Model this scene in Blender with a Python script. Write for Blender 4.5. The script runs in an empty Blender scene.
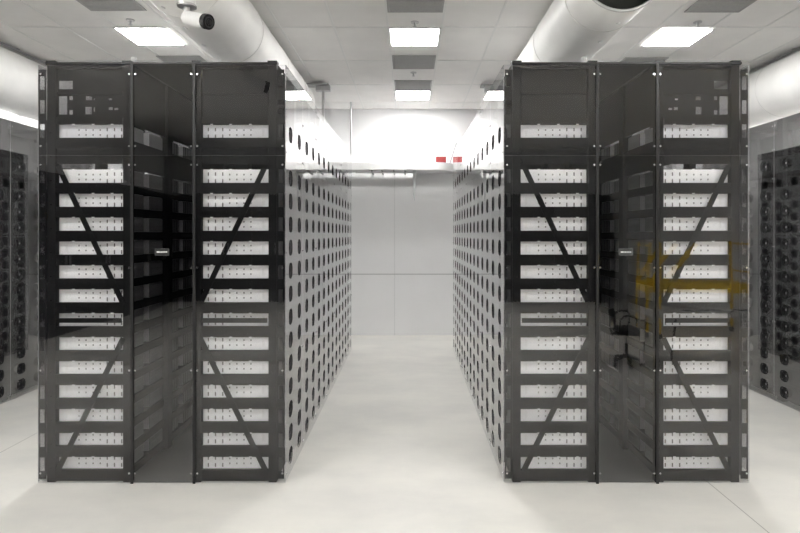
import bpy, bmesh, math, random
from mathutils import Vector, Matrix

random.seed(4)
SC = bpy.context.scene
COL = SC.collection
PI = math.pi

# ------------------------------------------------------------------ camera
EYE = 1.893
F = 560.0
cam_data = bpy.data.cameras.new('camera')
cam_data.sensor_fit = 'HORIZONTAL'
cam_data.sensor_width = 36.0
cam_data.lens = 36.0 * F / 800.0
cam_data.shift_x = -9.0 / 800.0
cam_data.shift_y = -32.5 / 800.0
cam_data.clip_start = 0.05
cam = bpy.data.objects.new('camera', cam_data)
cam.location = (0, 0, EYE)
cam.rotation_euler = (PI / 2, 0, 0)
COL.objects.link(cam)
SC.camera = cam

# ------------------------------------------------------------------ world, exposure
LIGHT_STRENGTH = 30.0
world = bpy.data.worlds.new('world')
world.use_nodes = True
world.node_tree.nodes['Background'].inputs[0].default_value = (0.8, 0.85, 0.9, 1)
world.node_tree.nodes['Background'].inputs[1].default_value = 0.02
SC.world = world
SC.view_settings.view_transform = 'Standard'
SC.view_settings.look = 'None'
SC.view_settings.gamma = 1.0
SC.view_settings.use_curve_mapping = False
SC.view_settings.exposure = 1.5
SC.cycles.max_bounces = 14
SC.cycles.diffuse_bounces = 6
SC.cycles.glossy_bounces = 6
SC.cycles.transparent_max_bounces = 32
SC.cycles.caustics_reflective = False
SC.cycles.caustics_refractive = False
SC.cycles.use_denoising = True

# ------------------------------------------------------------------ materials
MATS = {}


def principled(name, color, rough=0.5, metal=0.0, noise=0.0, nscale=8.0, spec=0.5, bump=0.0, bscale=60.0):
    m = bpy.data.materials.new(name)
    m.use_nodes = True
    nt = m.node_tree
    b = nt.nodes['Principled BSDF']
    b.inputs['Base Color'].default_value = (*color, 1)
    b.inputs['Roughness'].default_value = rough
    b.inputs['Metallic'].default_value = metal
    b.inputs['Specular IOR Level'].default_value = spec
    tc = nt.nodes.new('ShaderNodeTexCoord')
    if noise:
        n = nt.nodes.new('ShaderNodeTexNoise')
        n.inputs['Scale'].default_value = nscale
        n.inputs['Detail'].default_value = 5
        nt.links.new(tc.outputs['Object'], n.inputs['Vector'])
        r = nt.nodes.new('ShaderNodeValToRGB')
        r.color_ramp.elements[0].position = 0.3
        r.color_ramp.elements[1].position = 0.7
        r.color_ramp.elements[0].color = (*[c * (1 - noise) for c in color], 1)
        r.color_ramp.elements[1].color = (*[min(1, c * (1 + noise)) for c in color], 1)
        nt.links.new(n.outputs['Fac'], r.inputs['Fac'])
        nt.links.new(r.outputs['Color'], b.inputs['Base Color'])
    if bump:
        n2 = nt.nodes.new('ShaderNodeTexNoise')
        n2.inputs['Scale'].default_value = bscale
        nt.links.new(tc.outputs['Object'], n2.inputs['Vector'])
        bp = nt.nodes.new('ShaderNodeBump')
        bp.inputs['Strength'].default_value = bump
        bp.inputs['Distance'].default_value = 0.01
        nt.links.new(n2.outputs['Fac'], bp.inputs['Height'])
        nt.links.new(bp.outputs['Normal'], b.inputs['Normal'])
    MATS[name] = m
    return m


principled('rack_black', (0.005, 0.005, 0.0055), 0.5, noise=0.15, nscale=20, spec=0.08)
principled('deep_black', (0.008, 0.008, 0.009), 0.4)
principled('plate_black', (0.005, 0.005, 0.0055), 0.5, spec=0.1)
principled('casing_white', (0.92, 0.92, 0.93), 0.45, noise=0.03, nscale=15)
principled('vent_dark', (0.16, 0.16, 0.16), 0.7)
principled('grille_grey', (0.42, 0.42, 0.43), 0.45, metal=0.2)
principled('fan_black', (0.006, 0.006, 0.007), 0.5, spec=0.2)
principled('guard_dark', (0.10, 0.10, 0.105), 0.4, metal=0.8)
principled('face_dark', (0.035, 0.035, 0.037), 0.5, spec=0.3)
principled('fan_blade', (0.008, 0.008, 0.009), 0.45, spec=0.25)
principled('chrome', (0.75, 0.75, 0.77), 0.22, metal=1.0)
principled('steel', (0.55, 0.55, 0.56), 0.35, metal=0.8)
principled('wall_white', (0.90, 0.90, 0.91), 0.6, noise=0.015, nscale=2.0, bump=0.03)
principled('wall_charcoal', (0.55, 0.56, 0.57), 0.6, noise=0.2, nscale=0.8)
principled('ceiling_tile', (0.86, 0.85, 0.835), 0.9, noise=0.03, nscale=3.0, bump=0.05, bscale=200)
principled('tbar_white', (0.80, 0.80, 0.79), 0.5)
principled('vent_grey', (0.42, 0.42, 0.42), 0.7, noise=0.05, nscale=60)
principled('duct_fabric', (0.88, 0.875, 0.86), 0.5, noise=0.05, nscale=3.0, bump=0.15, bscale=4)
principled('duct_seam', (0.76, 0.755, 0.74), 0.5)
principled('duct_inside', (0.06, 0.065, 0.06), 0.7)
principled('plastic_white', (0.82, 0.82, 0.82), 0.35)
principled('plastic_black', (0.015, 0.015, 0.016), 0.25)
principled('red_paint', (0.30, 0.035, 0.035), 0.4)
principled('yellow_paint', (0.90, 0.60, 0.02), 0.4)
principled('chair_fabric', (0.012, 0.012, 0.013), 0.85, noise=0.3, nscale=90)
principled('table_top', (0.55, 0.55, 0.54), 0.45)
principled('cabinet_dark', (0.018, 0.019, 0.022), 0.35)
principled('sticker_black', (0.01, 0.01, 0.01), 0.5)
principled('sticker_white', (0.85, 0.85, 0.85), 0.5)
principled('sticker_grey', (0.30, 0.30, 0.30), 0.5)
principled('strip_plastic', (0.55, 0.56, 0.57), 0.35)
principled('bounce_grey', (0.22, 0.22, 0.22), 0.55)  # upper skin added to rack tops and roofs to bounce light onto the ducts
principled('tray_white', (0.80, 0.80, 0.80), 0.4)


def floor_material():
    m = bpy.data.materials.new('floor_concrete')
    m.use_nodes = True
    nt = m.node_tree
    b = nt.nodes['Principled BSDF']
    b.inputs['Roughness'].default_value = 0.42
    b.inputs['Specular IOR Level'].default_value = 0.35
    geo = nt.nodes.new('ShaderNodeNewGeometry')
    n = nt.nodes.new('ShaderNodeTexNoise')
    n.inputs['Scale'].default_value = 0.9
    n.inputs['Detail'].default_value = 8
    n.inputs['Roughness'].default_value = 0.62
    mp = nt.nodes.new('ShaderNodeMapping')
    mp.inputs['Scale'].default_value = (1.0, 1.6, 1)
    nt.links.new(geo.outputs['Position'], mp.inputs['Vector'])
    nt.links.new(mp.outputs['Vector'], n.inputs['Vector'])
    r = nt.nodes.new('ShaderNodeValToRGB')
    r.color_ramp.elements[0].position = 0.34
    r.color_ramp.elements[0].color = (0.62, 0.611, 0.588, 1)
    r.color_ramp.elements[1].position = 0.62
    r.color_ramp.elements[1].color = (0.72, 0.706, 0.67, 1)
    nt.links.new(n.outputs['Fac'], r.inputs['Fac'])
    # control joints in the slab
    sep = nt.nodes.new('ShaderNodeSeparateXYZ')
    nt.links.new(geo.outputs['Position'], sep.inputs['Vector'])
    prev = None
    for axis, at in (('X', -3.54), ('X', 2.28), ('Y', -1.2)):
        s = nt.nodes.new('ShaderNodeMath'); s.operation = 'SUBTRACT'
        s.inputs[1].default_value = at
        nt.links.new(sep.outputs[axis], s.inputs[0])
        a = nt.nodes.new('ShaderNodeMath'); a.operation = 'ABSOLUTE'
        nt.links.new(s.outputs[0], a.inputs[0])
        l = nt.nodes.new('ShaderNodeMath'); l.operation = 'LESS_THAN'
        l.inputs[1].default_value = 0.004
        nt.links.new(a.outputs[0], l.inputs[0])
        if prev is None:
            prev = l
        else:
            mx = nt.nodes.new('ShaderNodeMath'); mx.operation = 'MAXIMUM'
            nt.links.new(prev.outputs[0], mx.inputs[0])
            nt.links.new(l.outputs[0], mx.inputs[1])
            prev = mx
    mix = nt.nodes.new('ShaderNodeMix'); mix.data_type = 'RGBA'
    nt.links.new(prev.outputs[0], mix.inputs['Factor'])
    nt.links.new(r.outputs['Color'], mix.inputs['A'])
    mix.inputs['B'].default_value = (0.36, 0.35, 0.33, 1)
    nt.links.new(mix.outputs['Result'], b.inputs['Base Color'])
    MATS['floor_concrete'] = m


floor_material()


def acrylic(name, tint, wave, wscale, rough=0.02, ior=1.49):
    """Thin smoked sheet: tinted where light enters, Fresnel reflection of both faces on the entry side."""
    m = bpy.data.materials.new(name)
    m.use_nodes = True
    nt = m.node_tree
    for n in list(nt.nodes):
        nt.nodes.remove(n)
    out = nt.nodes.new('ShaderNodeOutputMaterial')
    geo = nt.nodes.new('ShaderNodeNewGeometry')
    noise = nt.nodes.new('ShaderNodeTexNoise')
    noise.inputs['Scale'].default_value = wscale
    noise.inputs['Detail'].default_value = 1
    nt.links.new(geo.outputs['Position'], noise.inputs['Vector'])
    bump = nt.nodes.new('ShaderNodeBump')
    bump.inputs['Strength'].default_value = 1.0
    bump.inputs['Distance'].default_value = wave
    nt.links.new(noise.outputs['Fac'], bump.inputs['Height'])
    fr = nt.nodes.new('ShaderNodeFresnel')
    fr.inputs['IOR'].default_value = ior
    # both faces of the sheet: 2R / (1 + R)
    m2 = nt.nodes.new('ShaderNodeMath'); m2.operation = 'MULTIPLY'; m2.inputs[1].default_value = 2
    nt.links.new(fr.outputs[0], m2.inputs[0])
    ad = nt.nodes.new('ShaderNodeMath'); ad.operation = 'ADD'; ad.inputs[1].default_value = 1
    nt.links.new(fr.outputs[0], ad.inputs[0])
    dv = nt.nodes.new('ShaderNodeMath'); dv.operation = 'DIVIDE'
    nt.links.new(m2.outputs[0], dv.inputs[0]); nt.links.new(ad.outputs[0], dv.inputs[1])
    inv = nt.nodes.new('ShaderNodeMath'); inv.operation = 'SUBTRACT'; inv.inputs[0].default_value = 1
    nt.links.new(geo.outputs['Backfacing'], inv.inputs[1])
    fac = nt.nodes.new('ShaderNodeMath'); fac.operation = 'MULTIPLY'
    nt.links.new(dv.outputs[0], fac.inputs[0]); nt.links.new(inv.outputs[0], fac.inputs[1])
    cm = nt.nodes.new('ShaderNodeMix'); cm.data_type = 'RGBA'
    nt.links.new(geo.outputs['Backfacing'], cm.inputs['Factor'])
    cm.inputs['A'].default_value = (*tint, 1)
    cm.inputs['B'].default_value = (1, 1, 1, 1)
    tr = nt.nodes.new('ShaderNodeBsdfTransparent')
    nt.links.new(cm.outputs['Result'], tr.inputs['Color'])
    gl = nt.nodes.new('ShaderNodeBsdfGlossy')
    gl.inputs['Roughness'].default_value = rough
    gl.inputs['Color'].default_value = (1, 1, 1, 1)
    nt.links.new(bump.outputs['Normal'], gl.inputs['Normal'])
    mix = nt.nodes.new('ShaderNodeMixShader')
    nt.links.new(fac.outputs[0], mix.inputs[0])
    nt.links.new(tr.outputs[0], mix.inputs[1])
    nt.links.new(gl.outputs[0], mix.inputs[2])
    nt.links.new(mix.outputs[0], out.inputs['Surface'])
    MATS[name] = m


acrylic('smoked_front', (0.95, 0.95, 0.955), 0.004, 0.8)
acrylic('smoked_upper', (0.90, 0.90, 0.92), 0.014, 1.6)
acrylic('smoked_centre_dimmed', (0.42, 0.42, 0.43), 0.004, 0.8)  # same sheet, tint darkened to put in the shade of the inner passage
acrylic('smoked_side', (0.62, 0.62, 0.63), 0.002, 0.9, ior=2.0)


def emitter(name, strength):
    m = bpy.data.materials.new(name)
    m.use_nodes = True
    nt = m.node_tree
    for n in list(nt.nodes):
        nt.nodes.remove(n)
    out = nt.nodes.new('ShaderNodeOutputMaterial')
    e = nt.nodes.new('ShaderNodeEmission')
    e.inputs['Color'].default_value = (1.0, 0.99, 0.965, 1)
    e.inputs['Strength'].default_value = strength
    nt.links.new(e.outputs[0], out.inputs['Surface'])
    MATS[name] = m


emitter('lamp_diffuser', LIGHT_STRENGTH)
emitter('lamp_diffuser_dim', LIGHT_STRENGTH * 0.7)


# ------------------------------------------------------------------ mesh helpers
class MB:
    def __init__(self):
        self.v, self.f, self.mi, self.sm, self.mats = [], [], [], [], []

    def _m(self, mat):
        if mat not in self.mats:
            self.mats.append(mat)
        return self.mats.index(mat)

    def face(self, pts, mat, smooth=False):
        i = len(self.v)
        self.v += [tuple(p) for p in pts]
        self.f.append(tuple(range(i, i + len(pts))))
        self.mi.append(self._m(mat)); self.sm.append(smooth)

    def raw(self, vs, fs, mat, smooth=False):
        i = len(self.v)
        self.v += [tuple(p) for p in vs]
        k = self._m(mat)
        for f in fs:
            self.f.append(tuple(i + a for a in f)); self.mi.append(k); self.sm.append(smooth)

    def box(self, x0, x1, y0, y1, z0, z1, mat, M=None):
        vs = [Vector((x, y, z)) for z in (z0, z1) for y in (y0, y1) for x in (x0, x1)]
        if M is not None:
            vs = [M @ v for v in vs]
        fs = [(0, 2, 3, 1), (4, 5, 7, 6), (0, 1, 5, 4), (2, 6, 7, 3), (0, 4, 6, 2), (1, 3, 7, 5)]
        self.raw(vs, fs, mat)

    def bbox(self, x0, x1, y0, y1, z0, z1, mat, b=0.004, M=None):
        """box with bevelled edges (chamfer)"""
        bm = bmesh.new()
        r = bmesh.ops.create_cube(bm, size=1.0)
        for v in bm.verts:
            v.co = Vector(((x0 + x1) / 2 + v.co.x * (x1 - x0), (y0 + y1) / 2 + v.co.y * (y1 - y0), (z0 + z1) / 2 + v.co.z * (z1 - z0)))
        bmesh.ops.bevel(bm, geom=bm.edges[:], offset=b, segments=2, affect='EDGES', profile=0.5)
        self.bm(bm, mat, M)

    def bm(self, bm, mat, M=None, smooth=False):
        bm.verts.index_update()
        vs = [(M @ v.co) if M is not None else v.co.copy() for v in bm.verts]
        fs = [tuple(v.index for v in f.verts) for f in bm.faces]
        self.raw(vs, fs, mat, smooth)
        bm.free()

    def tube(self, p0, p1, r0, mat, r1=None, n=12, caps=True, smooth=True):
        p0, p1 = Vector(p0), Vector(p1)
        r1 = r0 if r1 is None else r1
        d = (p1 - p0).normalized()
        a = d.orthogonal().normalized(); b = d.cross(a)
        vs = []
        for p, r in ((p0, r0), (p1, r1)):
            for k in range(n):
                t = 2 * PI * k / n
                vs.append(p + (a * math.cos(t) + b * math.sin(t)) * r)
        self.raw(vs, [(k, (k + 1) % n, n + (k + 1) % n, n + k) for k in range(n)], mat, smooth)
        if caps:
            self.raw(vs[:n], [tuple(reversed(range(n)))], mat)
            self.raw(vs[n:], [tuple(range(n))], mat)

    def path(self, pts, r, mat, n=8):
        pts = [Vector(p) for p in pts]
        rings = []
        up = Vector((0.3, 0.2, 1)).normalized()
        for i, p in enumerate(pts):
            d = (pts[min(i + 1, len(pts) - 1)] - pts[max(i - 1, 0)]).normalized()
            a = d.cross(up)
            if a.length < 1e-3:
                a = d.orthogonal()
            a.normalize(); b = d.cross(a)
            rings.append([p + (a * math.cos(2 * PI * k / n) + b * math.sin(2 * PI * k / n)) * r for k in range(n)])
        vs = [v for g in rings for v in g]
        fs = []
        for i in range(len(pts) - 1):
            for k in range(n):
                fs.append((i * n + k, i * n + (k + 1) % n, (i + 1) * n + (k + 1) % n, (i + 1) * n + k))
        fs.append(tuple(reversed(range(n))))
        fs.append(tuple(range((len(pts) - 1) * n, len(pts) * n)))
        self.raw(vs, fs, mat, True)

    def torus(self, c, axis, R, r, mat, n=24, k=6):
        c = Vector(c); d = Vector(axis).normalized()
        a = d.orthogonal().normalized(); b = d.cross(a)
        vs = []
        for i in range(n):
            t = 2 * PI * i / n
            e = a * math.cos(t) + b * math.sin(t)
            for j in range(k):
                s = 2 * PI * j / k
                vs.append(c + e * (R + r * math.cos(s)) + d * (r * math.sin(s)))
        fs = [(i * k + j, ((i + 1) % n) * k + j, ((i + 1) % n) * k + (j + 1) % k, i * k + (j + 1) % k) for i in range(n) for j in range(k)]
        self.raw(vs, fs, mat, True)

    def plate(self, rect, holes, t0, t1, mat, to3d):
        """Flat plate in (a, b) with rectangular holes, thickness from t0 to t1; to3d(a, b, t)."""
        a0, a1, b0, b1 = rect
        As = sorted({a0, a1} | {h[0] for h in holes} | {h[1] for h in holes})
        Bs = sorted({b0, b1} | {h[2] for h in holes} | {h[3] for h in holes})
        def solid(a, b):
            return a0 < a < a1 and b0 < b < b1 and not any(h[0] < a < h[1] and h[2] < b < h[3] for h in holes)
        for i in range(len(As) - 1):
            for j in range(len(Bs) - 1):
                p, q, r, s = As[i], As[i + 1], Bs[j], Bs[j + 1]
                am, bm_ = (p + q) / 2, (r + s) / 2
                if not solid(am, bm_):
                    continue
                self.face([to3d(p, r, t0), to3d(q, r, t0), to3d(q, s, t0), to3d(p, s, t0)], mat)
                self.face([to3d(p, s, t1), to3d(q, s, t1), to3d(q, r, t1), to3d(p, r, t1)], mat)
                e = 1e-5
                if not solid(p - e, bm_): self.face([to3d(p, r, t0), to3d(p, s, t0), to3d(p, s, t1), to3d(p, r, t1)], mat)
                if not solid(q + e, bm_): self.face([to3d(q, s, t0), to3d(q, r, t0), to3d(q, r, t1), to3d(q, s, t1)], mat)
                if not solid(am, r - e): self.face([to3d(q, r, t0), to3d(p, r, t0), to3d(p, r, t1), to3d(q, r, t1)], mat)
                if not solid(am, s + e): self.face([to3d(p, s, t0), to3d(q, s, t0), to3d(q, s, t1), to3d(p, s, t1)], mat)

    def mesh(self, name):
        me = bpy.data.meshes.new(name)
        me.from_pydata([tuple(v) for v in self.v], [], self.f)
        for m in self.mats:
            me.materials.append(MATS[m])
        me.polygons.foreach_set('material_index', self.mi)
        me.polygons.foreach_set('use_smooth', self.sm)
        me.update()
        return me

    def build(self, name, parent=None, loc=(0, 0, 0), rz=0.0):
        o = bpy.data.objects.new(name, self.mesh(name))
        COL.objects.link(o)
        o.location = loc
        o.rotation_euler = (0, 0, rz)
        if parent is not None:
            o.parent = parent
        return o


def put(name, me, parent=None, loc=(0, 0, 0), rz=0.0):
    o = bpy.data.objects.new(name, me)
    COL.objects.link(o)
    o.location = loc
    o.rotation_euler = (0, 0, rz)
    if parent is not None:
        o.parent = parent
    return o


def tag(o, label=None, cat=None, group=None, kind=None):
    if label: o['label'] = label
    if cat: o['category'] = cat
    if group: o['group'] = group
    if kind: o['kind'] = kind
    return o


def thing(name, label, cat, loc=(0, 0, 0), rz=0.0, group=None):
    o = bpy.data.objects.new(name, None)
    o.empty_display_size = 0.1
    COL.objects.link(o)
    o.location = loc
    o.rotation_euler = (0, 0, rz)
    return tag(o, label, cat, group)


ORD = ['first', 'second', 'third', 'fourth', 'fifth', 'sixth', 'seventh', 'eighth', 'ninth', 'tenth',
       'eleventh', 'twelfth', 'thirteenth', 'fourteenth']

# ------------------------------------------------------------------ dimensions
Y0 = 4.256                    # plane of the end sheets
S = Y0 / F                    # metres per pixel in that plane
def PX(x): return (x - 409.0) * S
def PZ(y): return EYE - (y - 234.0) * S
CEIL = EYE + 2.343
YB = 10.49                    # end wall of the hall
XL, XR = -7.3, 7.4
YR = -8.0
RACK_W, RACK_D = 0.64, 0.698  # across / along the row
RACK_Y = Y0 + 0.016
NR = 7                        # racks in a row
TOP = 3.195
ROWZ = [2.677] + [2.333 - 0.18275 * i for i in range(13)]
COLY = [RACK_Y + 0.1745 + 0.349 * i for i in range(2 * NR)]
ROW_END = RACK_Y + NR * RACK_D
PANEL_U = 0.388               # aisle sheet, measured from the rack centre

# ------------------------------------------------------------------ the room
def struct(name, mb):
    return tag(mb.build(name), kind='structure')

m = MB(); m.box(XL, XR, YR, YB, -0.1, 0.0, 'floor_concrete'); struct('floor', m)
m = MB(); m.box(XL, XR, YR, YB, CEIL, CEIL + 0.1, 'ceiling_tile'); struct('ceiling', m)
m = MB(); m.box(XL, XR, YB, YB + 0.12, 0, CEIL, 'wall_white'); struct('wall_back', m)
m = MB(); m.box(XL - 0.12, XL, YR, YB, 0, CEIL, 'wall_white'); struct('wall_left', m)
m = MB(); m.box(XR, XR + 0.12, YR, YB, 0, CEIL, 'wall_white'); struct('wall_right', m)
m = MB(); m.box(XL, XR, YR - 0.12, YR, 0, CEIL, 'wall_charcoal'); struct('wall_front', m)
# joint lines of the wall boards
m = MB()
m.box(XL, XR, YB - 0.004, YB, 1.135, 1.147, 'grille_grey')
for x in (-0.27, 2.2, -2.7):
    m.box(x, x + 0.005, YB - 0.002, YB, 0, 3.0, 'strip_plastic')
struct('trim_1', m)
# ceiling grid of T-bars
GX, GY = 0.065 - 0.305, 6.34
m = MB()
x = GX - 0.61 * 12
while x < XR:
    if x > XL + 0.03:
        m.box(x - 0.010, x + 0.010, YR, YB, CEIL - 0.006, CEIL + 0.001, 'tbar_white')
    x += 0.61
y = GY - 1.22 * 12
while y < YB:
    if y > YR + 0.03:
        m.box(XL, XR, y - 0.010, y + 0.010, CEIL - 0.0055, CEIL + 0.001, 'tbar_white')
    y += 1.22
struct('trim_2', m)

# ------------------------------------------------------------------ ceiling lights, vents, sprinklers
def light_proto():
    fr, df = MB(), MB()
    h = 0.30
    for (a, b, c, d) in ((-h, h, -h, -h + 0.022), (-h, h, h - 0.022, h), (-h, -h + 0.022, -h + 0.022, h - 0.022), (h - 0.022, h, -h + 0.022, h - 0.022)):
        fr.box(a, b, c, d, -0.016, -0.006, 'tbar_white')
    df.box(-h + 0.022, h - 0.022, -h + 0.022, h - 0.022, -0.014, -0.007, 'lamp_diffuser')
    dm = df.mesh('diffuser')
    d2 = dm.copy(); d2.materials[0] = MATS['lamp_diffuser_dim']
    return fr.mesh('frame'), dm, d2

lf, ld, ld_dim = light_proto()
LIGHTS = {
    (0.065, 6.64): 'square white ceiling light panel glowing over the middle of the white aisle',
    (0.065, 9.42): 'square white ceiling light panel glowing close to the back wall above the aisle',
    (-3.05, 6.62): 'square glowing ceiling light panel above the left smoked enclosure',
    (3.18, 6.66): 'square glowing ceiling light panel above the right smoked enclosure',
}
for iy, y in enumerate((9.42, 6.64, 1.5, -1.3, -4.2, -6.5)):
    for x in ((-6.2, -3.05, 0.065, 3.18, 6.3) if y > 0 else (-1.1, 0.065, 1.23) if y == -4.2 else (0.065,)):  # the inner pair is added to brighten the rack ends
        if (y > 9 and 2 < abs(x) < 4) or (y == 1.5 and x == 0.065):
            continue
        key = next((k for k in LIGHTS if abs(k[0] - x) < 0.1 and abs(k[1] - y) < 0.1), None)
        side = {-6.2: 'outermost left', -3.05: 'left', 0.065: 'middle', -1.1: 'added left', 1.23: 'added right', 3.18: 'right', 6.3: 'outermost right'}[x]
        lab = LIGHTS[key] if key else 'square glowing ceiling panel, %s from the back wall in the %s row of lights' % (ORD[iy], side)
        t = thing('ceiling_light', lab, 'ceiling light', ((key or (x, y))[0], (key or (x, y))[1], CEIL), 0, 'square ceiling light panels')
        put('frame', lf, t); put('diffuser', ld_dim if (y > 9 and abs(x) < 1) else ld, t)

def vent_mesh():
    fr, sl = MB(), MB()
    h = 0.29
    for (a, b, c, d) in ((-h, h, -h, -h + 0.02), (-h, h, h - 0.02, h), (-h, -h + 0.02, -h + 0.02, h - 0.02), (h - 0.02, h, -h + 0.02, h - 0.02)):
        fr.box(a, b, c, d, -0.014, -0.006, 'vent_grey')
    sl.box(-h + 0.02, h - 0.02, -h + 0.02, h - 0.02, -0.009, -0.006, 'vent_grey')
    for k in range(14):
        yy = -h + 0.04 + k * 0.0385
        sl.box(-h + 0.022, h - 0.022, yy, yy + 0.012, -0.013, -0.009, 'vent_grey')
    return fr.mesh('frame'), sl.mesh('grille')

vf, vs_ = vent_mesh()
for (x, y, lab) in (
        (0.065, 5.60, 'grey square ceiling vent above the aisle, cut off at the top edge of the view'),
        (0.065, 7.62, 'grey square ceiling vent above the aisle between the two glowing panels'),
        (0.065, 8.80, 'grey ceiling vent right in front of the light close to the back wall'),
        (-3.03, 5.56, 'grey ceiling vent beside the left ceiling light, cut off by the top edge'),
        (-3.03, 7.63, 'grey ceiling vent just showing above the rim of the left enclosure'),
        (3.18, 5.60, 'grey ceiling vent beside the right ceiling light, cut off by the top edge'),
        (3.15, 7.70, 'grey ceiling vent just showing above the rim of the right enclosure')):
    t = thing('ceiling_vent', lab, 'ceiling vent', (x, y, CEIL), 0, 'grey ceiling vents')
    put('frame', vf, t); put('grille', vs_, t)

mb = MB(); mb.tube((0, 0, 0), (0, 0, -0.008), 0.045, 'steel', n=20); esc = mb.mesh('escutcheon')
mb = MB(); mb.tube((0, 0, -0.008), (0, 0, -0.05), 0.010, 'steel', n=10); mb.tube((0, 0, -0.05), (0, 0, -0.054), 0.022, 'steel', n=14); spr = mb.mesh('nozzle')
for (x, y, lab) in ((0.065, 6.19, 'small metal fire sprinkler in front of the aisle light nearer the camera'),
                    (0.065, 8.12, 'small metal fire sprinkler between the aisle vents'),
                    (-3.05, 6.13, 'small metal fire sprinkler beside the left ceiling light'),
                    (3.19, 6.19, 'small metal fire sprinkler beside the right ceiling light')):
    t = thing('fire_sprinkler', lab, 'sprinkler', (x, y, CEIL), 0, 'fire sprinklers')
    put('escutcheon', esc, t); put('nozzle', spr, t)

# ------------------------------------------------------------------ air ducts
def duct(x, z, r, y0, y1, label, open_end=False, hole_side=0):
    t = thing('air_duct', label, 'air duct', (x, y0, z))
    n = 48
    L = y1 - y0
    b = MB()
    step = 0.12
    ks = int(L / step)
    ring = []
    for i in range(ks + 1):
        yy = L * i / ks
        rr = r * (1 + 0.006 * math.sin(i * 1.7) + 0.005 * math.sin(i * 0.63))
        ring.append([(rr * math.cos(2 * PI * k / n), yy, rr * math.sin(2 * PI * k / n)) for k in range(n)])
    vs = [v for g in ring for v in g]
    b.raw(vs, [(i * n + k, i * n + (k + 1) % n, (i + 1) * n + (k + 1) % n, (i + 1) * n + k) for i in range(ks) for k in range(n)], 'duct_fabric', True)
    b.raw(ring[-1], [tuple(range(n))], 'duct_fabric')
    if not open_end:
        b.raw(ring[0], [tuple(reversed(range(n)))], 'duct_fabric')
    b.build('duct_sleeve', t)
    if open_end:
        c = MB()
        ri = r - 0.012
        vs = [(ri * math.cos(2 * PI * k / n), yy, ri * math.sin(2 * PI * k / n)) for yy in (0.0, 0.16) for k in range(n)]
        c.raw(vs, [(k, n + k, n + (k + 1) % n, (k + 1) % n) for k in range(n)] + [tuple(range(n, 2 * n))], 'duct_inside', True)
        c.torus((0, 0, 0), (0, 1, 0), r - 0.004, 0.013, 'steel', n=48)
        c.build('open_end_collar', t)
    yy = 0.42
    while yy < L - 0.1:
        s = MB()
        s.torus((0, yy, 0), (0, 1, 0), r + 0.001, 0.006, 'duct_seam', n=48, k=6)
        s.build('seam_band', t)
        yy += 1.15
    if hole_side:
        yy = 0.25
        while yy < L - 0.2:
            hmb = MB()
            if True:
                a = math.radians(-92 + hole_side * 14)
                p = Vector((r * 1.008 * math.cos(a), yy, r * 1.008 * math.sin(a)))
                d = Vector((math.cos(a), 0, math.sin(a)))
                hmb.tube(p - d * 0.004, p + d * 0.006, 0.022, 'plastic_white', n=12)
            hmb.build('air_nozzle', t)
            yy += 0.42
    # hanger straps up to the ceiling
    yy = 0.8
    while yy < L:
        k = MB()
        k.box(-0.012, 0.012, yy - 0.001, yy + 0.001, r * 0.98, CEIL - z - 0.0065, 'steel')
        k.build('hanger_strap', t)
        yy += 2.0
    return t

duct(-1.74, EYE + 1.985, 0.315, 3.9, 8.5, 'long pale grey round air duct running above the left smoked enclosure', hole_side=-1)
duct(1.60, EYE + 1.985, 0.315, 4.2, 8.5, 'long pale grey round air duct with an open dark end above the right enclosure', open_end=True, hole_side=1)
duct(-5.10, EYE + 1.94, 0.37, 2.5, 10.2, 'wide grey round air duct over the black racks at the far left edge')
duct(5.02, EYE + 1.95, 0.37, 2.5, 10.2, 'wide grey round air duct over the black racks at the far right edge')

for x, side in ((-4.94, 'left'), (4.86, 'right')):
    t = thing('duct_rail', 'thin steel rail on the ceiling beside the wide duct at the far %s edge' % side, 'metal rail', (x, 2.5, CEIL - 0.0065))
    b = MB(); b.box(-0.012, 0.012, 0, 7.6, -0.03, -0.012, 'steel'); b.build('rail', t)
    for k in range(9):
        b = MB(); b.box(-0.016, 0.016, 0.3 + 0.85 * k, 0.34 + 0.85 * k, -0.0118, 0, 'steel'); b.build('clip', t)

# ------------------------------------------------------------------ racks
POST_W, POST_T = 0.062, 0.048
def post_mesh():
    b = MB()
    w, t = POST_W / 2, POST_T / 2
    # U-shaped slotted upright: web with square punchings plus two flanges
    holes = [(-0.006, 0.006, z, z + 0.012) for z in [0.10 + 0.1828 * k for k in range(17)]]
    b.plate((-w, w, 0, TOP), holes, -t, -t + 0.004, 'rack_black', lambda a, c, d: (a, d, c))
    b.box(-w, -w + 0.004, -t + 0.004, t, 0, TOP, 'rack_black')
    b.box(w - 0.004, w, -t + 0.004, t, 0, TOP, 'rack_black')
    b.box(-w + 0.004, w - 0.004, t - 0.004, t, 0, TOP, 'rack_black')
    return b.mesh('post')

def shelf_mesh():
    b = MB()
    yb = RACK_D / 2
    xi = RACK_W / 2 - POST_W
    b.box(-0.29, 0.29, -0.296, 0.296, -0.061, -0.0585, 'rack_black')
    for s in (-1, 1):
        y0, y1 = sorted((s * (yb - 0.003), s * (yb - 0.024)))
        b.box(-xi + 0.001, xi - 0.001, y0, y1, -0.132, -0.049, 'rack_black')
        b.box(-xi + 0.001, xi - 0.001, *sorted((s * (yb - 0.024), s * 0.296)), -0.064, -0.0585, 'rack_black')
        x0, x1 = sorted((s * 0.29, s * 0.287))
        b.box(x0, x1, -0.296, 0.296, -0.120, -0.0585, 'rack_black')
    return b.mesh('shelf')

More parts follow.
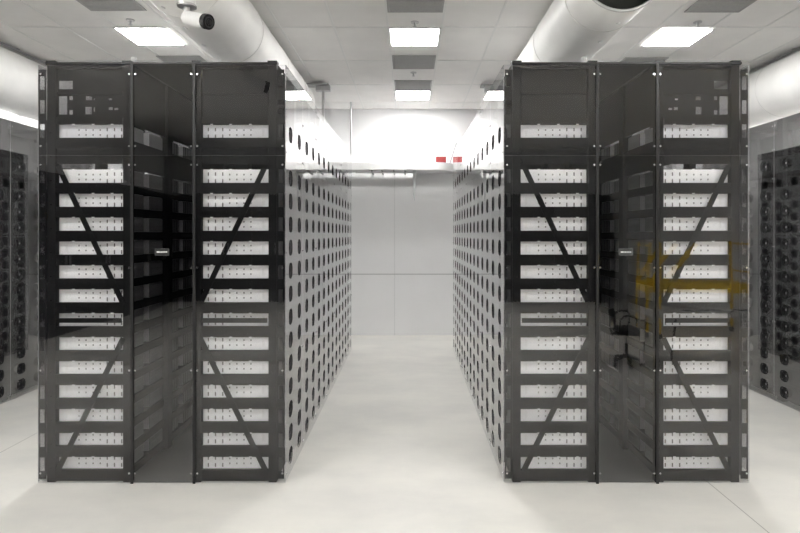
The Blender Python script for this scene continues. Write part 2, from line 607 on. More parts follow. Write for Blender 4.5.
post_me, shelf_me = post_mesh(), shelf_mesh()
mb = MB(); mb.box(-0.010, 0.010, -0.002, 0.002, -0.004, 0.004, 'casing_white'); clip_me = mb.mesh('clip')
mb = MB()
xi, yb = RACK_W / 2, RACK_D / 2
mb.box(-xi + 0.001, xi - 0.001, -yb + 0.001, yb - 0.001, TOP + 0.0005, TOP + 0.004, 'rack_black')
mb.box(-xi + 0.001, xi - 0.001, -yb + 0.001, yb - 0.001, TOP + 0.0041, TOP + 0.006, 'bounce_grey')  # added reflecting skin
for s in (-1, 1):
    mb.box(-xi + POST_W + 0.001, xi - POST_W - 0.001, *sorted((s * yb, s * (yb - 0.03))), TOP - 0.04, TOP, 'rack_black')
top_me = mb.mesh('top_panel')

mb = MB(); mb.box(-0.300, -0.296, -0.298, 0.298, 2.7405, TOP - 0.001, 'plate_black'); blocker_a = mb.mesh('light_blocker')  # plate added to stop light coming through the rack top
mb = MB(); mb.box(-0.300, -0.296, -0.298, 0.298, 2.394, 2.612, 'plate_black'); blocker_b = mb.mesh('light_blocker')  # plate added to block light through the empty slot

def bar_mesh(name, p, q, w, y0, y1, mat='rack_black'):
    """flat bar in the plane of the rack end, from p to q given as (u, z)"""
    p, q = Vector(p), Vector(q)
    d = (q - p).normalized(); nrm = Vector((-d.y, d.x)) * (w / 2)
    c = [p + nrm, p - nrm, q - nrm, q + nrm]
    b = MB()
    lo = [(v.x, y0, v.y) for v in c]; hi = [(v.x, y1, v.y) for v in c]
    b.raw(lo + hi, [(0, 1, 2, 3), (7, 6, 5, 4), (0, 4, 5, 1), (1, 5, 6, 2), (2, 6, 7, 3), (3, 7, 4, 0)], mat)
    return b.mesh(name)

BF0, BF1 = -yb - 0.006, -yb - 0.001      # braces sit on the face of the end frame
def ZF(y): return EYE - (y - 234.0) * (RACK_Y / F)
# +u is the cold aisle side; the upper brace falls from the cold side towards the hot aisle
up_brace = bar_mesh('brace', (0.235, ZF(166)), (-0.262, ZF(304)), 0.040, BF0, BF1)
lo_brace = bar_mesh('brace', (-0.262, ZF(338)), (0.235, ZF(470)), 0.040, BF0, BF1)
cross_me = bar_mesh('cross_bar', (-0.25, ZF(320.4)), (0.25, ZF(320.4)), 0.036, BF0, BF1)
slot_shade_me = bar_mesh('blank_panel', (-0.25, ZF(154)), (0.25, ZF(154)), 0.150, -yb + 0.008, -yb + 0.011, 'plate_black')  # dark plate added in place of the shade in the open slot
def two(name, rows, y0, y1, mat):
    b = MB()
    for (z0, z1) in rows:
        b.box(-0.25, 0.25, y0, y1, z0, z1, mat)
    return b.mesh(name)
upper_rails = [bar_mesh('rail', (-0.25, ZF(v)), (0.25, ZF(v)), w, -yb + 0.001, -yb + 0.012) for v, w in ((93, 0.022), (120.5, 0.055))]
upper_blank = [bar_mesh('blank_panel', (-0.25, ZF(v)), (0.25, ZF(v)), w, -yb + 0.02, -yb + 0.023, 'plate_black') for v, w in ((79, 0.20), (106, 0.185))]

# knockout plate at the top of the outer racks (u measured from the hot side to the cold side)
def kx(px): return (90.0 - px) * (RACK_Y / F) + 0.0
kn = MB()
kh = [(66.5 - 9, 66.5, 95.5, 114), (68.5, 72, 95.5, 99.5), (68.5, 72, 109.5, 114), (85, 91, 95.5, 99.5), (84.5, 91, 106.2, 113.8),
      (93, 97, 97.7, 99.5), (93, 96.7, 106.7, 111.2), (108, 112.3, 106.5, 109.5), (113.8, 117.8, 107.2, 109.5), (108, 111.2, 97.8, 99.5),
      (57.5, 72, 80, 88.5)]
rects = []
for (a, b2, c, d) in kh:
    u0, u1 = sorted((kx(a), kx(b2)))
    rects.append((max(-0.246, u0), min(0.246, u1), ZF(d), ZF(c)))
kn.plate((-0.25, 0.25, ZF(117), ZF(66)), rects, -yb + 0.02, -yb + 0.023, 'plate_black', lambda a, c, d: (a, d, c))
knock_me = kn.mesh('knockout_plate')
cap = MB(); cap.box(-0.036, 0.036, -0.030, 0.03, TOP + 0.0065, TOP + 0.018, 'deep_black'); cap.box(-0.036, 0.036, -0.0345, -0.0302, TOP - 0.018, TOP + 0.018, 'deep_black')
cap_me = cap.mesh('post_cap')

def rack(xc, facing, k, label, group, outer=False):
    t = thing('equipment_rack', label, 'rack', (xc, RACK_Y + RACK_D * (k + 0.5), 0), 0, group)
    rz = 0.0
    f = facing
    sx = RACK_W / 2 - POST_W / 2
    for px in (-sx, sx):
        for s in (-1, 1):
            put('post', post_me, t, (px, s * (RACK_D / 2 - POST_T / 2), 0), 0 if s < 0 else PI)
    for z in ROWZ:
        sh = put('shelf', shelf_me, t, (0, 0, z))
        if k == 0:
            for u in (0.12, -0.03, -0.175):
                put('clip', clip_me, sh, (u * f, -RACK_D / 2 - 0.0005, 0.052))
    put('top_panel', top_me, t)
    for me in (blocker_a, blocker_b):
        put('light_blocker', me, t, (0, 0, 0), 0 if f > 0 else PI)
    if k == 0:
        # mirrored across the row by a half turn would move them to the far end, so mirror the mesh instead
        for nm, me in (('brace', up_brace), ('brace', lo_brace), ('cross_bar', cross_me), ('blank_panel', slot_shade_me)):
            put(nm, mir(me) if f < 0 else me, t)
        for me in upper_rails:
            put('rail', me, t)
        if outer:
            put('knockout_plate', mir(knock_me) if f < 0 else knock_me, t)
        else:
            for me in upper_blank:
                put('blank_panel', me, t)
        for px in (-sx, sx):
            put('post_cap', cap_me, t, (px, -RACK_D / 2 + POST_T / 2, 0))
    return t

_mir = {}
def mir(me):
    if me.name not in _mir:
        c = me.copy()
        for v in c.vertices:
            v.co.x = -v.co.x
        c.flip_normals()
        _mir[me.name] = c
    return _mir[me.name]

# rows: centre x, direction of the cold aisle, words
ROWS = [
    dict(x=-2.440, f=-1, name='outer row of the left enclosure', outer=True, short='left enclosure outer row'),
    dict(x=-1.330, f=1, name='aisle-side row of the left enclosure', outer=False, short='left wall of the white aisle'),
    dict(x=1.110, f=-1, name='aisle-side row of the right enclosure', outer=False, short='right wall of the white aisle'),
    dict(x=2.200, f=1, name='outer row of the right enclosure', outer=True, short='right enclosure outer row'),
    dict(x=-4.918, f=1, name='row at the far left edge', outer=False, short='row at the far left edge'),
    dict(x=4.538, f=-1, name='row at the far right edge', outer=False, short='row at the far right edge'),
]
for R in ROWS:
    for k in range(NR):
        if k == 0:
            lab = 'braced black rack with white boxes, front end of the %s' % R['name']
        else:
            lab = 'tall black rack, %s from the camera in the %s' % (ORD[k], R['name'])
        rack(R['x'], R['f'], k, lab, 'black equipment racks', R['outer'])

# ------------------------------------------------------------------ mining machines
def casing_mesh():
    b = MB()
    b.box(-0.27, 0.27, -0.12, 0.12, -0.058, 0.058, 'casing_white')
    b.box(0.2702, 0.3305, -0.115, 0.115, -0.056, 0.056, 'plate_black')
    return b.mesh('casing')

def vents_mesh():
    b = MB()
    for s in (-1, 1):
        y0, y1 = sorted((s * 0.1201, s * 0.1206))
        for u in (0.109, 0.055, 0.0, -0.055):
            for z in (0.019, -0.019):
                b.box(u - 0.005, u + 0.005, y0, y1, z - 0.006, z + 0.006, 'vent_dark')
        for u in (-0.109, -0.165, -0.22):
            b.box(u - 0.005, u + 0.005, y0, y1, 0.010, 0.036, 'vent_dark')
            b.box(u - 0.005, u + 0.005, y0, y1, -0.046, -0.016, 'vent_dark')
        b.box(0.195, 0.213, y0, y1, -0.03, 0.024, 'sticker_white')
    return b.mesh('vent_slots')

def exhaust_mesh():
    b = MB()
    holes = [(-0.105 + 0.0145 * k, -0.105 + 0.0145 * k + 0.008, z0, z1) for k in range(15) for (z0, z1) in ((-0.046, -0.003), (0.003, 0.046))]
    b.plate((-0.116, 0.116, -0.054, 0.054), holes, -0.2775, -0.2745, 'grille_grey', lambda a, c, d: (d, -a, c))
    b.box(-0.2735, -0.2705, -0.116, 0.116, -0.054, 0.054, 'deep_black')
    return b.mesh('exhaust_grille')

def faceplate_mesh(n=24):
    b = MB()
    b.box(0.331, 0.3385, -0.1715, 0.1715, -0.088, 0.088, 'face_dark')
    return b.mesh('faceplate')

def fan_parts(n=24, low=False):
    x0, x1 = 0.339, 0.381
    ro, ri = 0.0565, 0.052
    fr = MB()
    P = lambda r, t, x: (x, r * math.cos(t), r * math.sin(t))
    T = [2 * PI * k / n for k in range(n + 1)]
    for k in range(n):
        a, c = T[k], T[k + 1]
        fr.raw([P(ro, a, x0), P(ro, c, x0), P(ro, c, x1), P(ro, a, x1)], [(0, 1, 2, 3)], 'fan_black', True)
        fr.raw([P(ri, a, x0), P(ri, c, x0), P(ri, c, x1), P(ri, a, x1)], [(3, 2, 1, 0)], 'fan_black', True)
        fr.raw([P(ri, a, x1), P(ri, c, x1), P(ro, c, x1), P(ro, a, x1)], [(3, 2, 1, 0)], 'fan_black')
    if low:
        fr.tube((x0 + 0.004, 0, 0), (x1 - 0.012, 0, 0), 0.019, 'fan_blade', n=10)
        for j in range(5):
            t = 2 * PI * j / 5
            fr.raw([P(0.018, t, x0 + 0.012), P(0.050, t + 0.1, x0 + 0.010), P(0.050, t + 0.95, x1 - 0.018), P(0.018, t + 0.6, x1 - 0.02)], [(0, 1, 2, 3)], 'fan_blade')
        fr.torus((x1 - 0.003, 0, 0), (1, 0, 0), 0.036, 0.0016, 'guard_dark', n=16, k=4)
        return fr
    # square mounting flange against the faceplate
    fr.box(x0 - 0.0003, x0 + 0.008, -0.058, 0.058, -0.058, -0.0575, 'fan_black')
    rt = MB()
    rt.tube((x0 + 0.004, 0, 0), (x1 - 0.012, 0, 0), 0.019, 'fan_blade', n=20)
    rt.tube((x1 - 0.012, 0, 0), (x1 - 0.0118, 0, 0), 0.013, 'grille_grey', n=18)
    for j in range(7):
        t0 = 2 * PI * j / 7
        m_ = 4
        vs = []
        for i in range(m_ + 1):
            q = i / m_
            r = 0.018 + (0.0505 - 0.018) * q
            sweep = 0.25 * q * q
            vs.append(P(r, t0 + sweep, x0 + 0.010))
            vs.append(P(r, t0 + sweep + 0.62 + 0.12 * q, x1 - 0.017))
        rt.raw(vs, [(2 * i, 2 * i + 1, 2 * i + 3, 2 * i + 2) for i in range(m_)], 'fan_blade', True)
    gd = MB()
    for r in (0.020, 0.032, 0.044):
        gd.torus((x1 + 0.0015, 0, 0), (1, 0, 0), r, 0.0013, 'guard_dark', n=24, k=5)
    for j in range(4):
        t = PI / 4 + PI / 2 * j
        gd.tube(P(0.018, t, x1 + 0.0015), P(0.0545, t, x1 + 0.0015), 0.0014, 'guard_dark', n=5)
        gd.tube(P(0.0545, t, x1 + 0.0001), P(0.0545, t, x1 + 0.004), 0.0036, 'chrome', n=8)
    return fr.mesh('fan_frame'), rt.mesh('fan_rotor'), gd.mesh('fan_guard')

cas_me, ven_me, exh_me, fac_me = casing_mesh(), vents_mesh(), exhaust_mesh(), faceplate_mesh()
ff_me, fr_me, fg_me = fan_parts()

def machine(R, c, r, label, group):
    t = thing('mining_machine', label, 'mining machine', (R['x'], COLY[c], ROWZ[r]), 0 if R['f'] > 0 else PI, group)
    cs = put('casing', cas_me, t)
    put('vent_slots', ven_me, cs)
    put('exhaust_grille', exh_me, t)
    put('faceplate', fac_me, t)
    fn = put('fan', ff_me, t)
    put('fan_rotor', fr_me, fn)
    put('fan_guard', fg_me, fn)
    return t

lowfan = fan_parts(n=14, low=True)
rest = MB()
def low_machine(R, c, r):
    f = R['f']
    M = Matrix.Translation((R['x'], COLY[c], ROWZ[r])) @ Matrix.Rotation(0 if f > 0 else PI, 4, 'Z')
    rest.box(-0.27, 0.27, -0.12, 0.12, -0.058, 0.058, 'casing_white', M)
    rest.box(-0.2725, -0.2705, -0.116, 0.116, -0.054, 0.054, 'deep_black', M)
    for k in range(5):
        y = -0.1 + k * 0.045
        rest.box(-0.2745, -0.2726, y, y + 0.022, -0.05, 0.05, 'grille_grey', M)
    rest.box(0.2702, 0.3305, -0.115, 0.115, -0.056, 0.056, 'plate_black', M)
    rest.box(0.331, 0.3385, -0.1715, 0.1715, -0.088, 0.088, 'face_dark', M)
    i = len(rest.v)
    rest.v += [tuple(M @ Vector(v)) for v in lowfan.v]
    mp = [rest._m(x) for x in lowfan.mats]
    for fa, mi_, sm_ in zip(lowfan.f, lowfan.mi, lowfan.sm):
        rest.f.append(tuple(i + a for a in fa)); rest.mi.append(mp[mi_]); rest.sm.append(sm_)

def indiv(ri, c, r):
    if ri in (0, 3): return c <= 1
    if ri in (1, 2): return c <= 4
    if ri == 4: return 5 <= c <= 7
    return 4 <= c <= 7

ENDWORD = {0: 'left enclosure, outer rack', 1: 'left enclosure, rack beside the aisle', 2: 'right enclosure, rack beside the aisle', 3: 'right enclosure, outer rack'}
def nth_from_near(c, first):
    return ORD[c - first]
for ri, R in enumerate(ROWS):
    for c in range(2 * NR):
        for r in range(14):
            if not indiv(ri, c, r):
                low_machine(R, c, r)
                continue
            if c == 0:
                lab = 'white slotted box, %s from top, front end of %s' % (ORD[r], ENDWORD[ri])
                g = 'white mining machines at the front ends of the racks'
            elif ri in (1, 2):
                lab = 'dark fan, %s from top, %s column from camera, %s' % (ORD[r], ORD[c], R['short'])
                g = 'mining machines along the aisle'
            elif ri in (0, 3):
                lab = 'pale slotted machine end, %s from top, behind centre sheet of the %s' % (ORD[r], 'left enclosure' if ri == 0 else 'right enclosure')
                g = 'mining machines facing the dark inner passage'
            else:
                lab = 'black fan, %s from top, %s column from camera, %s' % (ORD[r], ORD[c], R['short'])
                g = 'mining machines in the rows at the edges'
            machine(R, c, r, lab, g)
o = rest.build('mining_machines')
tag(o, 'rows of mining machines with dark round fans filling the racks further back', 'mining machine', kind='stuff')

# ------------------------------------------------------------------ aisle sheets with round fan holes
HOLE = 0.0635
def holed_sheet(y0, y1, cols, z0, z1, rows):
    """sheet in local (x thickness, y, z); outward = +x"""
    b = MB()
    t0, t1 = -0.0025, 0.0025
    mat = 'smoked_side'
    n = 24
    def quad(a0, a1, c0, c1):
        if a1 - a0 < 1e-6 or c1 - c0 < 1e-6: return
        b.face([(t1, a0, c0), (t1, a1, c0), (t1, a1, c1), (t1, a0, c1)], mat)
        b.face([(t0, a0, c1), (t0, a1, c1), (t0, a1, c0), (t0, a0, c0)], mat)
    h = 0.075
    zs = sorted(rows)
    prev = z0
    for z in zs:
        quad(y0, y1, prev, z - h)
        prev = z + h
        a = y0
        for cy in cols:
            quad(a, cy - h, z - h, z + h)
            a = cy + h
            ci, sq = [], []
            for k in range(n):
                t = 2 * PI * k / n
                co, si = math.cos(t), math.sin(t)
                e = 2.6
                rr = HOLE / (abs(co) ** e + abs(si) ** e) ** (1 / e)
                ci.append((cy + 1.10 * rr * co, z + rr * si))
                q = h / max(abs(co), abs(si))
                sq.append((cy + q * co, z + q * si))
            for k in range(n):
                l = (k + 1) % n
                p, q_, r_, s_ = ci[k], sq[k], sq[l], ci[l]
                b.face([(t1, *p), (t1, *q_), (t1, *r_), (t1, *s_)], mat)
                b.face([(t0, *s_), (t0, *r_), (t0, *q_), (t0, *p)], mat)
                b.face([(t0, *p), (t1, *p), (t1, *s_), (t0, *s_)], 'rack_black')
        quad(a, y1, z - h, z + h)
    quad(y0, y1, prev, z1)
    e = 'grille_grey'
    b.face([(t0, y0, z0), (t1, y0, z0), (t1, y0, z1), (t0, y0, z1)], e)
    b.face([(t0, y1, z1), (t1, y1, z1), (t1, y1, z0), (t0, y1, z0)], e)
    b.face([(t0, y0, z1), (t1, y0, z1), (t1, y1, z1), (t0, y1, z1)], e)
    b.face([(t0, y1, z0), (t1, y1, z0), (t1, y0, z0), (t0, y0, z0)], e)
    return b.mesh('smoked_sheet')

side_me = holed_sheet(-RACK_D / 2 + 0.001, RACK_D / 2 - 0.001, (-0.1745, 0.1745), 0.006, TOP - 0.012, ROWZ)
bolt = MB(); bolt.tube((0, 0, 0), (0.004, 0, 0), 0.008, 'chrome', n=10); bolt_me = bolt.mesh('bolt')
for R in ROWS:
    for k in range(NR):
        lab = 'smoked side sheet with fan holes, %s from camera, %s' % (ORD[k], R['short'])
        t = thing('smoked_side_sheet', lab, 'clear sheet', (R['x'] + R['f'] * PANEL_U, RACK_Y + RACK_D * (k + 0.5), 0), 0 if R['f'] > 0 else PI, 'smoked side sheets with fan holes')
        put('sheet', side_me, t)
        for yy in (-0.33, 0.33):
            for z in (0.06, 0.9, 1.75, 2.52, 2.85, 3.12):
                put('bolt', bolt_me, t, (0.0026, yy, z))

# slotted flange strips closing the gap between end post and side sheet
def flange_mesh():
    b = MB()
    zs = list(ROWZ) + [2.677 + 0.18275, 2.677 + 0.3655]
    holes = [(-0.018, 0.018, z - 0.052, z + 0.052) for z in zs]
    b.plate((-0.028, 0.028, 0.03, TOP - 0.05), holes, 0, 0.004, 'plate_black', lambda a, c, d: (a, d, c))
    return b.mesh('slotted_strip')
flange_me = flange_mesh()
for R in ROWS[:4]:
    lab = 'slim black slotted strip on the outer corner of the %s' % ('left enclosure' if R['x'] < 0 else 'right enclosure') if R['outer'] else \
          'slim black slotted strip on the aisle corner of the %s' % ('left enclosure' if R['x'] < 0 else 'right enclosure')
    o = put('slotted_strip', flange_me, None, (R['x'] + R['f'] * 0.352, Y0 + 0.0065, 0))
    tag(o, lab, 'metal strip', 'slotted corner strips')

# ------------------------------------------------------------------ end sheets of the two enclosures
def front_sheet(x0, x1, z0, z1, label, mat='smoked_front', bolts=True, sticker=False, warp=0.0):
    t = thing('smoked_end_sheet', label, 'clear sheet', ((x0 + x1) / 2, Y0, z0), 0, 'smoked end sheets')
    b = MB()
    w = (x1 - x0) / 2 - 0.001
    h = z1 - z0
    nx, nz = 6, max(4, int(h / 0.25))
    def off(i, j):
        u, v = i / nx, j / nz
        return warp * math.sin(PI * u) * math.sin(PI * v)
    def grid(y, flip):
        vs = [(-w + 2 * w * i / nx, y + off(i, j), h * j / nz) for j in range(nz + 1) for i in range(nx + 1)]
        fs = []
        for j in range(nz):
            for i in range(nx):
                a = j * (nx + 1) + i
                q = (a, a + 1, a + nx + 2, a + nx + 1)
                fs.append(tuple(reversed(q)) if flip else q)
        b.raw(vs, fs, mat, True)
    grid(-0.0025, False)
    grid(0.0025, True)
    for (p, q) in (((-w, 0), (-w, h)), ((w, h), (w, 0)), ((-w, h), (w, h)), ((w, 0), (-w, 0))):
        b.face([(p[0], -0.0025, p[1]), (p[0], 0.0025, p[1]), (q[0], 0.0025, q[1]), (q[0], -0.0025, q[1])], 'grille_grey')
    b.build('sheet', t)
    if bolts:
        for xx in (-w + 0.022, w - 0.022):
            n = 2 if h < 1 else 4
            for k in range(n):
                zz = 0.07 + (h - 0.14) * k / (n - 1)
                bo = MB(); bo.tube((0, -0.0027, 0), (0, -0.0067, 0), 0.0075, 'chrome', n=10)
                bo.build('bolt', t, (xx, 0, zz))
    if sticker:
        s = MB(); s.box(-0.054, 0.054, -0.0045, -0.0027, -0.026, 0.026, 'sticker_grey')
        s.box(-0.051, 0.051, -0.0049, -0.0046, -0.023, 0.023, 'sticker_black')
        so = s.build('sticker', t, (-0.01, 0, 1.893 - (252 - 234) * S - z0))
        l = MB()
        for (a, c) in ((-0.040, -0.016), (-0.011, -0.001), (0.004, 0.013), (0.018, 0.027), (0.031, 0.040)):
            l.box(a, c, -0.0053, -0.0050, -0.0045, 0.0045, 'sticker_white')
        l.build('lettering', so)
    return t

SEAM = PZ(155.5)
TOPZ = PZ(65)
for side, xs in (('left', (-2.820, PX(132.5), PX(194.5), -0.938)), ('right', (0.722, PX(597), PX(657), 2.586))):
    words = ('outer', 'centre', 'aisle-side') if side == 'left' else ('aisle-side', 'centre', 'outer')
    for i in range(3):
        a, b_ = xs[i], xs[i + 1]
        front_sheet(a, b_, 0.006, SEAM - 0.001,
                    ('large tall smoked clear sheet covering the %s rack end of the %s enclosure' % (words[i], side)) if i != 1 else
                    ('tall narrow smoked sheet with a small black sticker, centre of the %s enclosure' % side),
                    mat='smoked_centre_dimmed' if i == 1 else 'smoked_front', sticker=(i == 1), warp=(0.0, -0.003, 0.0)[i])
        front_sheet(a, b_, SEAM + 0.001, TOPZ,
                    'short smoked upper sheet above the %s sheet of the %s enclosure' % (words[i], side), mat='smoked_upper')
    for i, px in ((0, xs[1]), (1, xs[2])):
        b = MB()
        b.box(px - 0.010, px + 0.010, Y0 - 0.014, Y0 - 0.006, 0.0, TOPZ + 0.006, 'deep_black')
        o = b.build('seam_channel')
        tag(o, 'thin black upright channel over the %s sheet seam of the %s enclosure' % (('outer' if (i == 0) == (side == 'left') else 'aisle-side'), side), 'metal channel', 'black seam channels')
    b = MB()
    b.box(xs[0] + 0.06, xs[3] - 0.06, Y0 - 0.006, Y0 + 0.010, TOPZ + 0.0065, TOPZ + 0.020, 'deep_black')
    o = b.build('top_rail')
    tag(o, 'thin black rail along the top edge of the %s smoked enclosure' % side, 'metal rail', 'black top rails')
    # dark roof over the inner passage, far end sheet
    b = MB()
    xa, xb = (xs[1] - 0.03, xs[2] + 0.03)
    b.box(xa, xb, RACK_Y + 0.02, ROW_END, TOP + 0.0065, TOP + 0.010, 'plate_black')
    b.box(xa, xb, RACK_Y + 0.02, ROW_END, TOP + 0.0101, TOP + 0.012, 'bounce_grey')  # reflecting skin added to lighten the duct underside
    o = b.build('roof_panel')
    tag(o, 'dark roof panel over the inner passage of the %s enclosure' % side, 'roof panel')
    b = MB()
    b.box(xs[0] + 0.07, xs[3] - 0.07, ROW_END + 0.008, ROW_END + 0.014, 0.005, TOP, 'plate_black')
    o = b.build('rear_panel')
    tag(o, 'dark panel closing the far end of the %s enclosure' % side, 'panel')

# ------------------------------------------------------------------ small things over the racks
# white bullet camera on a ceiling drop
def security_camera():
    t = thing('security_camera', 'white bullet security camera with black face hanging in front of the left air duct', 'security camera', (-1.42, 3.58, CEIL))
    b = MB(); b.tube((0, 0, -0.0065), (0, 0, -0.68), 0.032, 'plastic_white', n=20); b.build('drop_pole', t)
    b = MB(); b.tube((0, 0, -0.6802), (0, 0, -0.88), 0.054, 'plastic_white', n=28); b.tube((0, 0, -0.8802), (0, 0, -0.892), 0.060, 'steel', n=28); b.build('junction_box', t)
    b = MB(); b.path([(0, 0, -0.8925), (0.0, 0.0, -0.91), (0.005, 0.0, -0.93)], 0.020, 'plastic_white', n=12); b.build('bracket', t)
    A = Vector((-0.005, 0.01, -0.958)); D = Vector((0.86, -0.42, -0.29)).normalized()
    b = MB()
    b.tube(A, A + D * 0.165, 0.044, 'plastic_white', n=28)
    b.tube(A - D * 0.012, A, 0.034, 'plastic_white', r1=0.044, n=28)
    b.build('camera_body', t)
    b = MB()
    b.tube(A + D * 0.1655, A + D * 0.20, 0.047, 'plastic_black', n=28)
    fc = b.build('camera_face', t)
    b = MB()
    b.torus(A + D * 0.2005, D, 0.030, 0.004, 'deep_black', n=24)
    b.tube(A + D * 0.2001, A + D * 0.206, 0.016, 'deep_black', n=20)
    b.build('lens', fc)
security_camera()

# duct end brackets with a post down to the rack tops
for (x, y, lab, w) in ((-1.40, 8.62, 'dark bracket with a steel post holding the end of the left duct', 0.17), (1.20, 8.66, 'small steel bracket with a post beside the end of the right duct', 0.09)):
    t = thing('duct_bracket', lab, 'bracket', (x, y, TOP + 0.0065))
    H = CEIL - TOP - 0.0065 - 0.0065
    b = MB(); b.box(0.06, 0.10, -0.02, 0.02, 0, H - 0.06, 'steel'); b.build('post', t)
    b = MB(); b.box(-w, w, -0.09, 0.09, H - 0.06, H - 0.035, 'vent_grey'); b.box(-0.03, w + 0.02, -0.05, 0.05, H - 0.14, H - 0.061, 'steel'); b.build('plate', t)

# little white sensors on the rack tops
for (px, lab) in ((127, 'tiny white sensor on top of the left enclosure beside the outer seam'), (589, 'tiny white sensor on top of the right enclosure below the air duct')):
    x = PX(px)
    t = thing('white_sensor', lab, 'sensor', (x, RACK_Y + 0.10, TOP + 0.0065), 0, 'tiny white sensors')
    b = MB(); b.bbox(-0.022, 0.022, -0.015, 0.015, 0, 0.035, 'plastic_white', 0.006); b.build('foot', t)
    bm = bmesh.new(); bmesh.ops.create_uvsphere(bm, u_segments=16, v_segments=10, radius=0.022)
    b = MB(); b.bm(bm, 'plastic_white', Matrix.Translation((-0.006, 0, 0.054)), True); b.build('dome', t)

# cable tray across the far end of the aisle
ty0, ty1 = 9.25, 9.52
tz0, tz1 = EYE + 64.5 * 9.85 / 560, EYE + 71.8 * 9.85 / 560
t = thing('overhead_tray', 'white overhead tray bridging the far end of the aisle below the bright wall glow', 'tray', (0, 0, 0))
ty0, ty1 = 9.85, 10.40
b = MB()
# deck outline, with a rounded front corner on its right
out_ = [(-2.05, ty0), (0.46, ty0)]
for k in range(1, 11):
    a = PI / 2 * k / 10
    out_.append((0.46 + 0.36 * math.sin(a), ty0 + 0.36 * (1 - math.cos(a))))
out_ += [(0.82, YB - 0.002), (0.10, YB - 0.002), (0.10, ty1), (-2.05, ty1)]
zt = tz0 + 0.03
n_ = len(out_)
b.raw([(x, y, tz0) for x, y in out_] + [(x, y, zt) for x, y in out_],
      [tuple(reversed(range(n_))), tuple(range(n_, 2 * n_))] + [(i, (i + 1) % n_, n_ + (i + 1) % n_, n_ + i) for i in range(n_)], 'tray_white')
b.build('deck', t)
b = MB()
lip = out_[:12]
for i in range(len(lip) - 1):
    (xa, ya), (xb, yb_) = lip[i], lip[i + 1]
    d = Vector((xb - xa, yb_ - ya, 0)).normalized(); w = Vector((-d.y, d.x, 0)) * 0.008
    p = [Vector((xa, ya, zt + 0.0003)), Vector((xb, yb_, zt + 0.0003))]
    q = [p[0] + w, p[1] + w]
    up = Vector((0, 0, tz1 - zt))
    b.raw(p + q + [v + up for v in p + q], [(0, 1, 5, 4), (3, 2, 6, 7), (4, 5, 7, 6), (2, 3, 1, 0), (0, 4, 6, 2), (1, 3, 7, 5)], 'tray_white')
b.build('lip', t)
for x in (-0.66, -0.48, -0.27, -0.07):
    hk = MB(); hk.box(x - 0.012, x + 0.012, 9.90, ty1, tz0 - 0.03, tz0 - 0.0005, 'vent_grey'); hk.box(x - 0.012, x + 0.012, ty1 + 0.0005, YB - 0.001, tz0 - 0.03, tz0 + 0.03, 'vent_grey'); hk.build('support_arm', t)
b = MB(); b.tube((-0.95, 9.96, tz0 - 0.044), (0.10, 9.96, tz0 - 0.044), 0.011, 'vent_grey', n=10); b.build('hanging_rail', t)
b = MB(); b.tube((-1.03, 9.92, tz1 - 0.02), (-1.03, 9.92, CEIL - 0.0065), 0.014, 'steel', n=12); b.build('hanger_rod', t)

b = MB()
z0 = tz0 - 0.0005
b.raw([(0.072, 9.98, z0), (0.126, 9.98, z0), (0.126, 9.985, z0), (0.072, 9.985, z0),
       (0.072, 9.98, z0 - 0.42), (0.112, 9.98, z0 - 0.42), (0.112, 9.985, z0 - 0.42), (0.072, 9.985, z0 - 0.42),
       (0.094, 9.98, z0 - 0.54), (0.100, 9.98, z0 - 0.54), (0.100, 9.985, z0 - 0.54), (0.094, 9.985, z0 - 0.54)],
      [(3, 2, 1, 0), (0, 1, 5, 4), (1, 2, 6, 5), (2, 3, 7, 6), (3, 0, 4, 7), (4, 5, 9, 8), (5, 6, 10, 9), (6, 7, 11, 10), (7, 4, 8, 11), (8, 9, 10, 11)], 'strip_plastic')
tag(b.build('hanging_strip'), 'narrow grey strip with a pointed tip hanging below the white overhead tray', 'strip')

t = thing('red_box', 'small red box sitting on the white overhead tray', 'box', (0.575, 10.1, zt + 0.0006))
b = MB(); b.bbox(-0.09, 0.09, -0.06, 0.06, 0, 0.20, 'red_paint', 0.008); b.build('body', t)
b = MB(); b.bbox(-0.093, 0.093, -0.063, 0.063, 0.2005, 0.225, 'red_paint', 0.006); b.build('lid', t)
b = MB(); b.box(-0.05, 0.05, -0.0625, -0.0602, 0.05, 0.12, 'vent_grey'); b.build('front_patch', t)
b = MB(); b.tube((0.71, 10.25, zt + 0.013), (0.87, 10.25, EYE + 91 * 10.25 / 560), 0.013, 'vent_grey', n=10)
tag(b.build('leaning_rod'), 'thin grey rod leaning over the right end of the white overhead tray', 'rod')

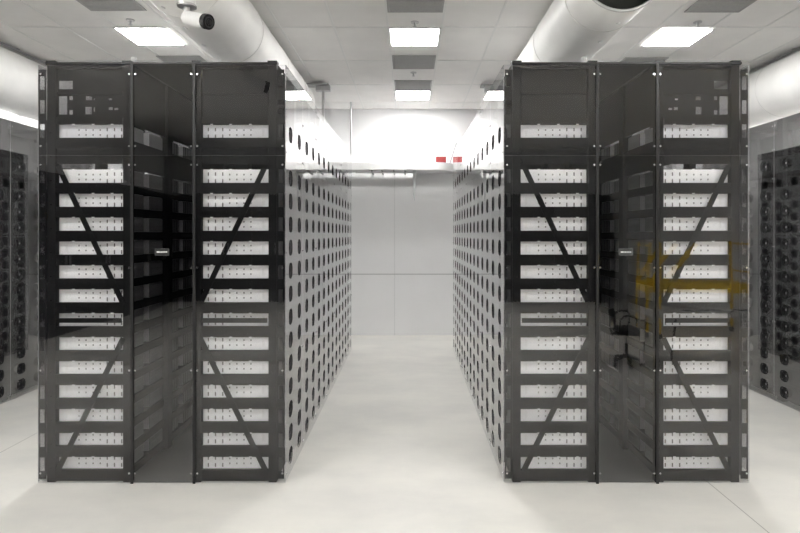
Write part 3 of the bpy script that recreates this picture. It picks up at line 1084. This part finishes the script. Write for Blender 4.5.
# ------------------------------------------------------------------ behind the camera, seen only as reflections
def office_chair(x, y, rz):
    t = thing('office_chair', 'black office chair with armrests reflected in the right enclosure', 'chair', (x, y, 0), rz)
    for k in range(5):
        a = 2 * PI * k / 5 + 0.2
        d = Vector((math.cos(a), math.sin(a), 0))
        b = MB()
        b.tube(d * 0.03 + Vector((0, 0, 0.13)), d * 0.29 + Vector((0, 0, 0.085)), 0.024, 'plastic_black', r1=0.016, n=10)
        lg = b.build('leg', t)
        b = MB()
        s = Vector((-d.y, d.x, 0))
        for sg in (-1, 1):
            p = d * 0.295 + s * (0.018 * sg) + Vector((0, 0, 0.03))
            b.tube(p - s * 0.009, p + s * 0.009, 0.03, 'plastic_black', n=16)
        b.tube(d * 0.295 + Vector((0, 0, 0.03)), d * 0.295 + Vector((0, 0, 0.085)), 0.008, 'steel', n=8)
        b.build('caster', lg)
    b = MB(); b.tube((0, 0, 0.11), (0, 0, 0.32), 0.03, 'plastic_black', n=16); b.tube((0, 0, 0.3201), (0, 0, 0.46), 0.016, 'steel', n=12); b.build('gas_lift', t)
    b = MB(); b.bbox(-0.25, 0.25, -0.25, 0.25, 0.461, 0.55, 'chair_fabric', 0.035); b.build('seat', t)
    M = Matrix.Translation((-0.27, 0, 0.62)) @ Matrix.Rotation(-0.16, 4, 'Y')
    b = MB(); b.bbox(-0.035, 0.035, -0.22, 0.22, 0.0, 0.60, 'chair_fabric', 0.03, M); b.build('backrest', t)
    b = MB(); b.path([(-0.15, 0, 0.455), (-0.30, 0, 0.45), (-0.325, 0, 0.52), (-0.33, 0, 0.72)], 0.022, 'plastic_black'); b.build('back_stem', t)
    for s in (-1, 1):
        b = MB()
        b.path([(-0.20, s * 0.255, 0.50), (-0.20, s * 0.30, 0.56), (-0.18, s * 0.30, 0.70), (-0.10, s * 0.30, 0.755), (0.10, s * 0.30, 0.755), (0.16, s * 0.30, 0.70), (0.13, s * 0.29, 0.56), (0.08, s * 0.255, 0.50)], 0.016, 'plastic_black')
        b.build('armrest', t)
office_chair(3.12, 0.42, 0.15)

t = thing('folding_table', 'grey folding table reflected beside the office chair', 'table', (4.35, 0.5, 0))
b = MB(); b.bbox(-0.9, 0.9, -0.36, 0.36, 0.74, 0.775, 'table_top', 0.01); b.build('tabletop', t)
for sx in (-0.75, 0.75):
    for sy in (-0.3, 0.3):
        b = MB(); b.tube((sx, sy, 0), (sx * 0.9, sy, 0.7395), 0.014, 'plastic_black', n=10); b.build('leg', t)
b = MB(); b.path([(4.0, 0.3, 0.785), (4.15, 0.45, 0.785), (4.4, 0.35, 0.785), (4.6, 0.55, 0.785), (4.75, 0.3, 0.785), (5.1, 0.6, 0.785)], 0.009, 'plastic_black')
tag(b.build('power_cable'), 'black cable lying loose on the grey folding table', 'cable')

t = thing('yellow_scaffold', 'yellow mobile scaffold frame reflected in the right enclosure', 'scaffold', (5.4, -2.0, 0))
for sx in (-0.85, 0.85):
    for sy in (-0.35, 0.35):
        b = MB(); b.tube((sx, sy, 0.10), (sx, sy, 1.75), 0.03, 'yellow_paint', n=12); p = b.build('upright', t)
        b = MB(); b.tube((sx - 0.02, sy, 0.0505), (sx + 0.02, sy, 0.0505), 0.05, 'plastic_black', n=16); b.tube((sx, sy, 0.05), (sx, sy, 0.0995), 0.012, 'steel', n=8); b.build('caster', p)
    for z in (0.4, 1.2, 1.7):
        b = MB(); b.tube((sx, -0.35, z), (sx, 0.35, z), 0.02, 'yellow_paint', n=10); b.build('rung', t)
b = MB(); b.bbox(-0.9, 0.9, -0.33, 0.33, 0.82, 1.0, 'yellow_paint', 0.01); b.build('platform', t)
for sy in (-0.385, 0.385):
    b = MB(); b.tube((-0.8, sy, 1.0), (-0.2, sy, 1.7), 0.05, 'yellow_paint', n=10); b.build('brace', t)

for k in range(13):  # unseen dark blocks, added so the end sheets reflect something dark
    if k < 9:
        at, rz = (-6.55 + 1.42 * k, YR + 0.42, 0), 0
        lab = 'added dark reflection block, %s from the left wall, along the wall behind the camera' % ORD[k]
    else:
        at, rz = (XL + 0.42, YR + 1.65 + 1.42 * (k - 9), 0), -PI / 2
        lab = 'added dark reflection block, %s from the rear corner, along the left wall behind the camera' % ORD[k - 9]
    t = thing('dark_reflection_block', lab, 'cabinet', at, rz, 'added dark blocks behind the camera')
    b = MB(); b.bbox(-0.7, 0.7, -0.4, 0.38, 0, 3.0, 'cabinet_dark', 0.01); b.build('body', t)
    for s in (-1, 1):
        b = MB(); b.bbox(*sorted((s * 0.01, s * 0.68)), 0.3805, 0.40, 0.08, 2.95, 'cabinet_dark', 0.004); d = b.build('door', t)
        b = MB(); b.box(*sorted((s * 0.05, s * 0.075)), 0.4005, 0.43, 1.3, 1.6, 'steel'); b.build('handle', d)
